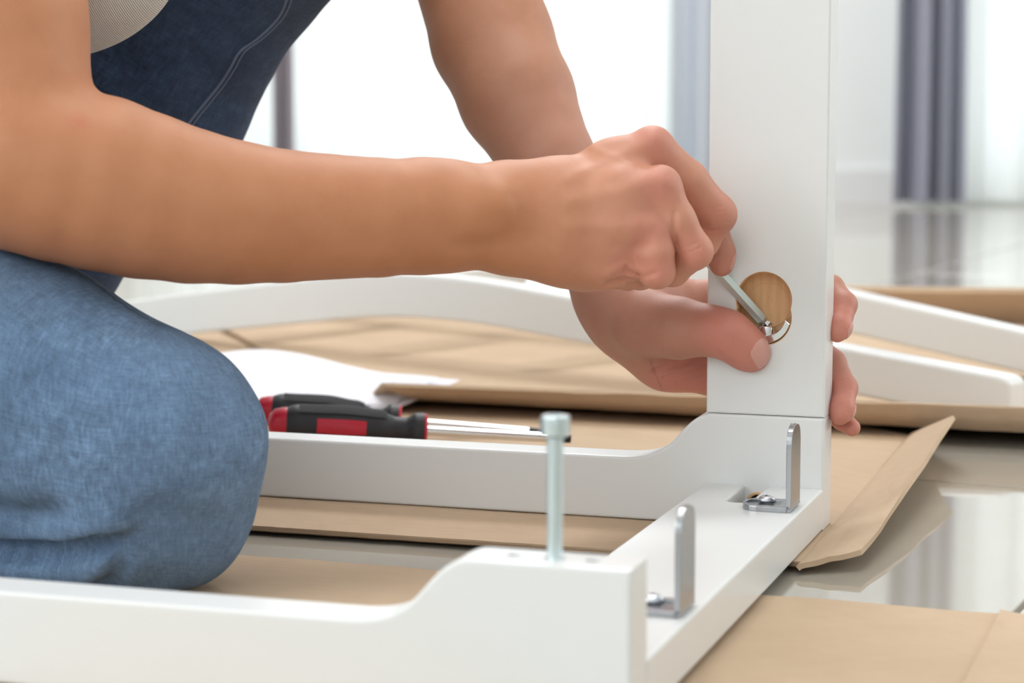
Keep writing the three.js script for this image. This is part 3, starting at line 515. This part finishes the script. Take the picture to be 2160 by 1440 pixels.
const rGrooves = grooveSet(rBase, [
  ...tendons.map((t) => [t, 0.0042, -0.0007]),
  [[[1300, 386], [1326, 366], [1366, 350]], 0.005, 0.0008],
  [[[1319, 562], [1324, 578]], 0.0018, 0.0012], [[[1284, 577], [1304, 565], [1324, 557], [1346, 566]], 0.0030, -0.0013], [[[1290, 600], [1318, 596], [1344, 603]], 0.0030, 0.0060], [[[1488, 484], [1500, 488], [1513, 484]], 0.0011, 0.0014], [[[1334, 578], [1354, 585], [1380, 577]], 0.0018, 0.0010],
  [[[1300, 518], [1330, 524], [1360, 520]], 0.004, 0.0013], [[[1345, 474], [1380, 470], [1398, 482]], 0.005, -0.0015], [[[1378, 378], [1396, 386]], 0.006, -0.0010], [[[1424, 450], [1423, 480], [1423, 515]], 0.0016, 0.0008], [[[1350, 310], [1376, 290]], 0.006, -0.0008], [[[1240, 300], [1262, 318], [1330, 345]], 0.003, -0.0004],
  [[[1086, 420], [1096, 450], [1094, 480]], 0.004, 0.0009], [[[960, 520], [1040, 512], [1110, 500]], 0.006, 0.0012],
  [[[1495, 440], [1520, 436]], 0.0008, 0.0003], [[[1500, 448], [1526, 446]], 0.0008, 0.0003], [[[1506, 458], [1536, 456]], 0.0008, 0.0003], [[[1508, 470], [1540, 468]], 0.0008, 0.0003],
  [[[1448, 522], [1470, 512]], 0.0008, 0.0003], [[[1454, 532], [1478, 522]], 0.0008, 0.0003],
], 1.02, 1.3);
const rArmF = (x, y, z) => carve(rBase(x, y, z), rGrooves, x, y, z);

// ---- left arm and the hand that grips the board
const lArm = chain([[430, -900, 1.46, 160], [800, -330, 1.43, 138], [985, -95, 1.405, 126], [1038, 85, 1.378, 127], [1090, 205, 1.352, 120], [1160, 345, 1.328, 95], [1235, 480, 1.312, 80], [1300, 585, 1.304, 76]], 0.006);
const lPalm = union([
  chain([[1300, 600, 1.304, 74], [1390, 640, 1.306, 52], [1500, 632, 1.306, 40]], 0.012),
  chain([[1305, 625, 1.306, 74], [1400, 690, 1.308, 52], [1515, 692, 1.306, 40]], 0.012),
  chain([[1320, 660, 1.306, 70], [1400, 735, 1.306, 50], [1515, 750, 1.306, 38]], 0.012),
  chain([[1340, 690, 1.304, 64], [1410, 762, 1.302, 46], [1500, 796, 1.304, 36]], 0.012),
], 0.02);
const lThumb = chain([[1318, 655, 1.288, 68], [1360, 682, 1.268, 66], [1432, 692, 1.252, 58], [1500, 697, 1.2415, 45], [1540, 707, 1.2375, 42], [1577, 738, 1.2405, 37], [1588, 747, 1.2435, 32]], 0.010);
const lThenar = union([egg(at(1350, 690, 1.285), X, Y, Z, 0.021, 0.021, 0.020), egg(at(1330, 640, 1.29), X, Y, Z, 0.020, 0.020, 0.016)], 0.012);
const lWeb = chain([[1400, 640, 1.290, 30], [1470, 622, 1.298, 26]], 0.01);
const lFing = [
  chain([[1500, 628, 1.304, 38], [1600, 600, 1.296, 34], [1706, 592, 1.288, 31], [1752, 608, 1.278, 28], [1781, 642, 1.264, 26], [1771, 690, 1.253, 24], [1766, 702, 1.250, 20]], 0.003),
  chain([[1515, 690, 1.306, 38], [1610, 700, 1.298, 34], [1708, 724, 1.288, 31], [1756, 766, 1.276, 28], [1782, 818, 1.263, 26], [1776, 862, 1.253, 26], [1772, 874, 1.250, 22]], 0.003),
  chain([[1515, 750, 1.306, 36], [1610, 770, 1.298, 32], [1706, 806, 1.290, 29], [1745, 850, 1.280, 25], [1775, 884, 1.270, 21], [1797, 902, 1.263, 18]], 0.003),
  chain([[1500, 796, 1.304, 34], [1590, 830, 1.298, 28], [1660, 858, 1.292, 25], [1705, 872, 1.287, 22], [1730, 878, 1.283, 19]], 0.003),
];
const lBase = (x, y, z) => {
  let p = smin(lArm(x, y, z), lPalm(x, y, z), 0.018);
  p = smin(p, lThenar(x, y, z), 0.014);
  let d = lFing[0](x, y, z); for (let i = 1; i < 4; i++) d = smin(d, lFing[i](x, y, z), 0.0014);
  p = smin(p, d, 0.004);
  return smin(p, lThumb(x, y, z), 0.007);
};
const lGrooves = grooveSet(lBase, [
  [[[1385, 783], [1425, 772], [1484, 753]], 0.0020, 0.0022], [[[1400, 796], [1440, 786], [1484, 772]], 0.0010, 0.0010], [[[1430, 808], [1462, 796], [1484, 788]], 0.0010, 0.0010],
  [[[1526, 688], [1548, 698]], 0.0042, -0.0008],
  [[[1524, 672], [1530, 690], [1528, 710]], 0.0008, 0.0003], [[[1534, 676], [1540, 692], [1538, 714]], 0.0008, 0.0003], [[[1544, 684], [1550, 698], [1548, 720]], 0.0008, 0.0003], [[[1516, 740], [1530, 756]], 0.0012, 0.0004],
], 1.15, 1.32);
const lArmF = (x, y, z) => carve(lBase(x, y, z), lGrooves, x, y, z);

// ---- the rest of the body, mostly above and left of the frame
const chest = V(-0.36, 0.47, -1.40), neckB = at(120, -1000, 1.38), headC = neckB.clone().add(V(0.11, 0.11, 0.01));
const hipR = V(-0.56, 0.24, -1.30), hipL = V(-0.56, 0.27, -1.47), kneeL = at(526, -240, 1.40), ankL = V(-0.392, 0.075, -1.50), ankR = V(-0.56, 0.065, -1.22);
const face = headC.clone(), fx = V(0.72, -0.66, 0.2).normalize(), fz = V(0.1, 0.25, 0.96).normalize().cross(fx).normalize().negate(), fy = fx.clone().cross(fz).normalize();
const up = fy.y > 0 ? fy : fy.clone().negate(), sd = fx.clone().cross(up).normalize();
const hp = (a, b, c) => headC.clone().addScaledVector(fx, a).addScaledVector(up, b).addScaledVector(sd, c);
const rest = union([
  chainW([[V(-0.56, 0.27, -1.385), 0.12], [V(-0.45, 0.38, -1.40), 0.11], [chest, 0.125], [neckB, 0.06]], 0.08),
  chainW([[at(-60, -750, 1.2), 0.057], [chest.clone().add(V(0.03, 0.05, 0.08)), 0.07]], 0.04), chainW([[at(430, -900, 1.46), 0.052], [chest.clone().add(V(0.05, 0.05, -0.06)), 0.07]], 0.04),
  chainW([[neckB, 0.055], [headC, 0.06]], 0.03), egg(headC, fx, up, sd, 0.098, 0.115, 0.078), egg(hp(0.03, -0.07, 0), fx, up, sd, 0.062, 0.055, 0.056),
  cone(hp(0.088, 0.012, 0), hp(0.108, -0.022, 0), 0.008, 0.013), egg(hp(-0.005, -0.012, 0.078), fx, up, sd, 0.018, 0.03, 0.008), egg(hp(-0.005, -0.012, -0.078), fx, up, sd, 0.018, 0.03, 0.008), cone(hp(0.083, -0.062, 0.018), hp(0.083, -0.062, -0.018), 0.007, 0.007),
  chainW([[ankL, 0.045], [ankL.clone().add(V(-0.02, -0.035, 0)), 0.04], [ankL.clone().add(V(0.13, -0.05, 0.01)), 0.022]], 0.03), chainW([[ankR, 0.042], [ankR.clone().add(V(-0.12, -0.02, 0.02)), 0.03]], 0.03),
], 0.02);
const bodyF = (x, y, z) => smin(smin(rArmF(x, y, z), rest(x, y, z), 0.03), lArmF(x, y, z), 0.002);

const person = thing('person', 'kneeling person in blue jeans and white shirt turning a hex key', 'person', V(0, 0, 0));
{
  const bR = [V(0.008, 0.145, -1.285), V(0.140, 0.270, -1.115)], bL = [V(0.055, 0.048, -1.36), V(0.222, 0.205, -1.19)];
  const inside = (b, x, y, z, m) => x > b[0].x + m && x < b[1].x - m && y > b[0].y + m && y < b[1].y - m && z > b[0].z + m && z < b[1].z - m;
  const fine = [];
  // the fist's box keeps only the right arm, the other keeps only the left hand
  fine.push(surfaceNets(rArmF, bR[0], bR[1], 0.00125));
  fine.push(surfaceNets(lArmF, bL[0], bL[1], 0.00125));
  fine.push(surfaceNets(rArmF, V(-0.40, 0.14, -1.26), V(0.06, 0.40, -1.0), 0.0032, (x, y, z) => !inside(bR, x, y, z, 0.0026) && y < 0.396));
  fine.push(surfaceNets(lArmF, V(-0.10, 0.07, -1.50), V(0.12, 0.42, -1.20), 0.0032, (x, y, z) => !inside(bL, x, y, z, 0.0026) && y < 0.345));
  const nearArm = (x, y, z) => (y < 0.368 && z > -1.26 && x > -0.397 && rArm(x, y, z) < 0.03) || (y < 0.34 && x > -0.095 && x < 0.3 && z < -1.17);
  fine.push(surfaceNets((x, y, z) => smin(smin(rArm(x, y, z), rest(x, y, z), 0.03), lArm(x, y, z), 0.002), V(-0.78, 0.0, -1.66), V(0.12, 0.86, -1.0), 0.009, (x, y, z) => !nearArm(x, y, z), 1));
  const tipsR = [at(1522, 560, 1.229), at(1513, 462, 1.19), at(1466, 532, 1.15), at(1392, 392, 1.145), at(1376, 300, 1.17), at(1372, 488, 1.145), at(1320, 552, 1.155), at(1386, 572, 1.145)];
  const tipsL = [at(1590, 735, 1.235), at(1772, 690, 1.25), at(1776, 850, 1.25), at(1797, 900, 1.262), at(1430, 800, 1.29), at(1450, 780, 1.29), at(1545, 700, 1.228)];
  const spot = at(168, 245, 1.05), uvR = limbUV(at(100, 400, 1.09), at(1100, 450, 1.16)), uvL = limbUV(at(990, -90, 1.4), at(1300, 600, 1.3));
  const leftSide = (p) => lArm(p.x, p.y, p.z) < rArm(p.x, p.y, p.z) && p.z < -1.15;
  const col = (p) => {
    const n = noise(p.x * 60, p.y * 60, p.z * 60) * 0.5 + noise(p.x * 190, p.y * 190, p.z * 190) * 0.3 + noise(p.x * 18, p.y * 18, p.z * 18) * 0.6;
    let k = 0;
    for (const t of tipsR) k = Math.max(k, 0.55 * Math.exp(-p.distanceToSquared(t) / 0.00016));
    for (const t of tipsL) k = Math.max(k, 1.25 * Math.exp(-p.distanceToSquared(t) / 0.00035));
    const hand = Math.max(0, Math.min(1, (p.x - 0.0) / 0.08)) * Math.max(0, Math.min(1, (0.30 - p.y) / 0.06));
    k = Math.min(1, k + 0.25 * hand + 0);
    const s = Math.exp(-p.distanceToSquared(spot) / 0.00002);
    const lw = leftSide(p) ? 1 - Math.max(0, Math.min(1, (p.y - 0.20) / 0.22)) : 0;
    let c = [0.535 + 0.06 * hand + 0.05 * n, 0.222 + 0.060 * hand + 0.034 * n, 0.106 + 0.072 * hand + 0.024 * n];
    const lc = [0.45 + 0.05 * n, 0.215 + 0.034 * n, 0.142 + 0.026 * n]; c = c.map((v, i) => v + (lc[i] - v) * lw);  // shade on the left hand and forearm put into the skin colour
    const pink = [0.60, 0.225, 0.165];
    c = c.map((v, i) => v + (pink[i] - v) * k); c[1] *= 1 - 0.4 * s; c[2] *= 1 - 0.3 * s;
    return c;
  };
  const geos = fine.map((g) => dress(g, col, (p) => (leftSide(p) ? uvL : uvR)(p)));
  part('body', mergeGeometries(geos), M.skin, person);
  // nails: thin curved plates laid on the finger surface
  const nail = (f, c, along, out, L, W) => {
    along = along.clone().normalize(); out = out.clone().addScaledVector(along, -out.dot(along)).normalize(); const side = along.clone().cross(out).normalize();
    const n = 14, pos = [], idx = [], N = (n + 1) * (n + 1), P = [];
    for (let j = 0; j <= n; j++) for (let i = 0; i <= n; i++) {
      const u = i / n * 2 - 1, v = j / n * 2 - 1, k = Math.pow(1 - Math.pow(Math.abs(v), 3.2) * 0.999, 1 / 3.2);
      const q = c.clone().addScaledVector(side, u * k * W / 2).addScaledVector(along, v * L / 2).addScaledVector(out, 0.012);
      for (let s = 0; s < 60; s++) { const d = f(q.x, q.y, q.z); if (d < 0.00003) break; q.addScaledVector(out, -Math.min(d * 0.9, 0.002)); }
      P.push(q);
    }
    for (let s = 0; s < 2; s++) for (const q of P) { const r = q.clone().addScaledVector(out, s ? -0.0008 : 0.00042); pos.push(r.x, r.y, r.z); }
    const quad = (a, b, cc, d) => idx.push(a, b, cc, a, cc, d);
    for (let j = 0; j < n; j++) for (let i = 0; i < n; i++) { const a = j * (n + 1) + i; quad(a, a + 1, a + n + 2, a + n + 1); quad(N + a + n + 1, N + a + n + 2, N + a + 1, N + a); }
    for (let i = 0; i < n; i++) { quad(N + i, N + i + 1, i + 1, i); const a = n * (n + 1) + i; quad(a, a + 1, N + a + 1, N + a); const b = i * (n + 1); quad(b, b + n + 1, N + b + n + 1, N + b); const e = b + n; quad(N + e, N + e + n + 1, e + n + 1, e); }
    const g = new THREE.BufferGeometry(); g.setAttribute('position', new THREE.Float32BufferAttribute(pos, 3)); g.setIndex(idx); g.computeVertexNormals();
    return part('fingernail', g, M.nail, person);
  };
  const toCam = V(0, 0.15, 1);
  nail(lArmF, at(1592, 745, 1.240), at(1604, 760, 1.243).sub(at(1564, 716, 1.238)), toCam.clone().add(V(0.22, 0.20, 0)), 0.0165, 0.0150);
  nail(lArmF, at(1776, 692, 1.252), at(1766, 704, 1.250).sub(at(1781, 645, 1.264)), V(1, 0.1, -0.35), 0.010, 0.009);
  nail(lArmF, at(1785, 868, 1.253), at(1772, 876, 1.250).sub(at(1782, 818, 1.263)), V(1, 0.1, -0.35), 0.010, 0.009);
  nail(rArmF, at(1526, 554, 1.229), at(1522, 560, 1.229).sub(at(1519, 520, 1.228)), V(1, 0.1, 0.25), 0.010, 0.0085);
  // jeans: right knee on the floor, left leg raised behind
  const kn = union([chain([[-700, 700, 1.26, 330], [-20, 828, 1.12, 306], [322, 938, 1.095, 230]], 0.01), chain([[322, 938, 1.095, 228], [324, 1040, 1.10, 208]], 0.01)], 0.012);
  const calf = chain([[318, 1052, 1.105, 206], [60, 1130, 1.13, 165], [-420, 1110, 1.20, 150], [-900, 1100, 1.26, 120]], 0.02);
  const hips = union([chainW([[V(-0.56, 0.27, -1.30), 0.115], [V(-0.56, 0.28, -1.47), 0.115]], 0.05), chainW([[V(-0.56, 0.27, -1.385), 0.135], [V(-0.47, 0.36, -1.39), 0.12]], 0.05)], 0.05);
  const legL = union([chainW([[hipL, 0.1], [kneeL, 0.078]], 0.03), chainW([[kneeL, 0.083], [kneeL.clone().lerp(ankL, 0.45), 0.078], [ankL.clone().lerp(kneeL, 0.08), 0.06]], 0.03)], 0.03);
  const folds = (x, y, z) => {
    const n1 = noise(x * 9, y * 13, z * 9), a = 0.0022 * noise(x * 22, y * 30, z * 14) + 0.003 * n1;
    return a;
  };
  const kneeBase = (x, y, z) => smin(kn(x, y, z), calf(x, y, z), 0.006);
  const poly = (pts, lift) => { const q = pts.map(([x, y]) => rayHit(kneeBase, x, y, 0.95, 1.3)).filter(Boolean).map((p) => p.add(V(0, 0, lift))), c = []; for (let i = 0; i + 1 < q.length; i++) c.push(cone(q[i], q[i + 1], 0.0001, 0.0001)); return (x, y, z) => { let m = 9; for (const f of c) m = Math.min(m, f(x, y, z)); return m; }; };
  const creases = [[poly([[-40, 1148], [60, 1160], [150, 1158], [230, 1140]], 0), 0.0055, 0.026], [poly([[-40, 1112], [60, 1122], [150, 1122], [225, 1106]], 0), 0.009, -0.008], [poly([[-20, 1195], [80, 1205], [170, 1212], [225, 1196], [250, 1150]], 0), 0.009, -0.011], [poly([[262, 1140], [250, 1190], [215, 1228]], 0), 0.006, 0.010],
    [poly([[-20, 1075], [60, 1090], [110, 1080]], 0), 0.010, 0.005], [poly([[0, 1010], [90, 1040], [190, 1030]], 0), 0.016, -0.003], [poly([[330, 1090], [300, 1130], [262, 1150]], 0), 0.012, 0.004], [poly([[400, 1120], [370, 1180], [330, 1230]], 0), 0.014, 0.003], [poly([[20, 940], [140, 975], [250, 965]], 0), 0.018, 0.0025]];
  const Lk = kneeL.clone(), La = ankL.clone().sub(kneeL).normalize();
  const jeansF = (x, y, z) => {
    let d = smin(kn(x, y, z), calf(x, y, z), 0.006);
    d = smin(smin(d, hips(x, y, z), 0.05), legL(x, y, z), 0.02) + folds(x, y, z);
    const e = (g, w, s) => { const m = g(x, y, z); if (m < w * 3) d += s * Math.exp(-(m * m) / (w * w)); };
    if (z > -1.25) for (const c of creases) e(...c);
    // long soft creases on the raised leg
    if (z < -1.25) { const s = (x - Lk.x) * La.x + (y - Lk.y) * La.y + (z - Lk.z) * La.z; d += 0.0016 * Math.sin(x * 62 + s * 70 + 2 * noise(x * 14, y * 14, z * 10)) + 0.0012 * noise(x * 50, y * 28, z * 20); }
    return smax(d, 0.0045 - y, 0.004);
  };
  const kC = at(330, 938, 1.095), kD = kC.clone().sub(at(-400, 800, 1.2)).setY(0).normalize(), kN = V(-kD.z, 0, kD.x);
  if (kN.z < 0) kN.negate();
  const uvA = (p) => { const s = (p.x - kC.x) * kD.x + (p.z - kC.z) * kD.z, t = (p.x - kC.x) * kN.x + (p.z - kC.z) * kN.z, r = 0.058; const hd = s < 0 ? Math.abs(t) : Math.hypot(s, t); return [s < 0 ? (t > 0 ? s : Math.PI * r - s) : r * Math.atan2(s, t), 0.075 * Math.atan2(p.y - kC.y + 0.25 * Math.min(0, s), hd)]; }, uvB = limbUV(kneeL, ankL);
  const jc = (p) => {  // kneeling leg pale blue, raised leg dark blue
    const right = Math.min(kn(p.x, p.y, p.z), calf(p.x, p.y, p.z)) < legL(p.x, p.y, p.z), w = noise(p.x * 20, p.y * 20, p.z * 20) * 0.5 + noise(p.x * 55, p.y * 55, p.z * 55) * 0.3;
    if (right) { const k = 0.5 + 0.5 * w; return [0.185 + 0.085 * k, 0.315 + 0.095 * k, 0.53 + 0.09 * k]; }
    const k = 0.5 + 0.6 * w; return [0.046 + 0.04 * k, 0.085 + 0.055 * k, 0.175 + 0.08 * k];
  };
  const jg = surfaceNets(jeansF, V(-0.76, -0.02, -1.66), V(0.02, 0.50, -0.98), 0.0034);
  const jeans = part('jeans', dress(jg, jc, (p) => p.z < -1.28 ? uvB(p).reverse() : uvA(p)), M.denim, person, 'blue denim jeans, paler on the kneeling leg');
  // side seam of the raised leg: a raised cord on the cloth
  const sp = []; for (const [x, y] of [[612, -40], [604, 0], [585, 40], [545, 80], [505, 110], [485, 145], [462, 180], [430, 220], [402, 255], [375, 300], [350, 350]]) { const h = rayHit(jeansF, x, y, 1.22, 1.6); if (h) sp.push(h.add(V(0, 0, 0.0003))); }
  if (sp.length > 3) { const cv = new THREE.CatmullRomCurve3(sp); part('seam', merge([new THREE.TubeGeometry(cv, 120, 0.0011, 8), new THREE.TubeGeometry(new THREE.CatmullRomCurve3(sp.map((p) => p.clone().add(V(0.0034, 0, 0.0003)))), 120, 0.0005, 6)]), M.seam, jeans); }
  // shirt
  const shirtF = (x, y, z) => union0(x, y, z);
  const sh = [chainW([[at(130, -132, 1.215), 0.068], [V(-0.42, 0.38, -1.38), 0.135], [chest, 0.14], [neckB.clone().lerp(chest, 0.35), 0.075]], 0.03), chainW([[V(-0.53, 0.30, -1.385), 0.14], [V(-0.42, 0.40, -1.39), 0.13]], 0.03),
    chainW([[chest.clone().add(V(0.03, 0.05, 0.08)), 0.085], [at(-60, -750, 1.2), 0.07], [at(-40, -520, 1.17), 0.064]], 0.03), chainW([[chest.clone().add(V(0.05, 0.05, -0.06)), 0.085], [at(430, -900, 1.46), 0.066], [at(560, -700, 1.45), 0.06]], 0.03)];
  function union0(x, y, z) { let d = sh[0](x, y, z); for (let i = 1; i < sh.length; i++) d = smin(d, sh[i](x, y, z), 0.03); return d + 0.004 * noise(x * 14, y * 14, z * 14); }
  part('shirt', dress(surfaceNets(shirtF, V(-0.74, 0.12, -1.68), V(0.06, 0.72, -1.02), 0.006), null, (p) => [p.x + 0.4 * p.y, p.y - 0.4 * p.x]), M.shirt, person, 'white ribbed knit shirt');
  // hair on the head above the frame
  part('hair', surfaceNets((x, y, z) => smax(egg(headC.clone().addScaledVector(up, 0.018).addScaledVector(fx, -0.012), fx, up, sd, 0.105, 0.115, 0.088)(x, y, z) + 0.003 * noise(x * 60, y * 60, z * 60), ((x - headC.x) * fx.x + (y - headC.y) * fx.y + (z - headC.z) * fx.z) * 0.75 - ((x - headC.x) * up.x + (y - headC.y) * up.y + (z - headC.z) * up.z) * 0.6 - 0.012, 0.01), headC.clone().addScalar(-0.16), headC.clone().addScalar(0.16), 0.006), M.hair, person);
}

renderer.render(scene, camera);
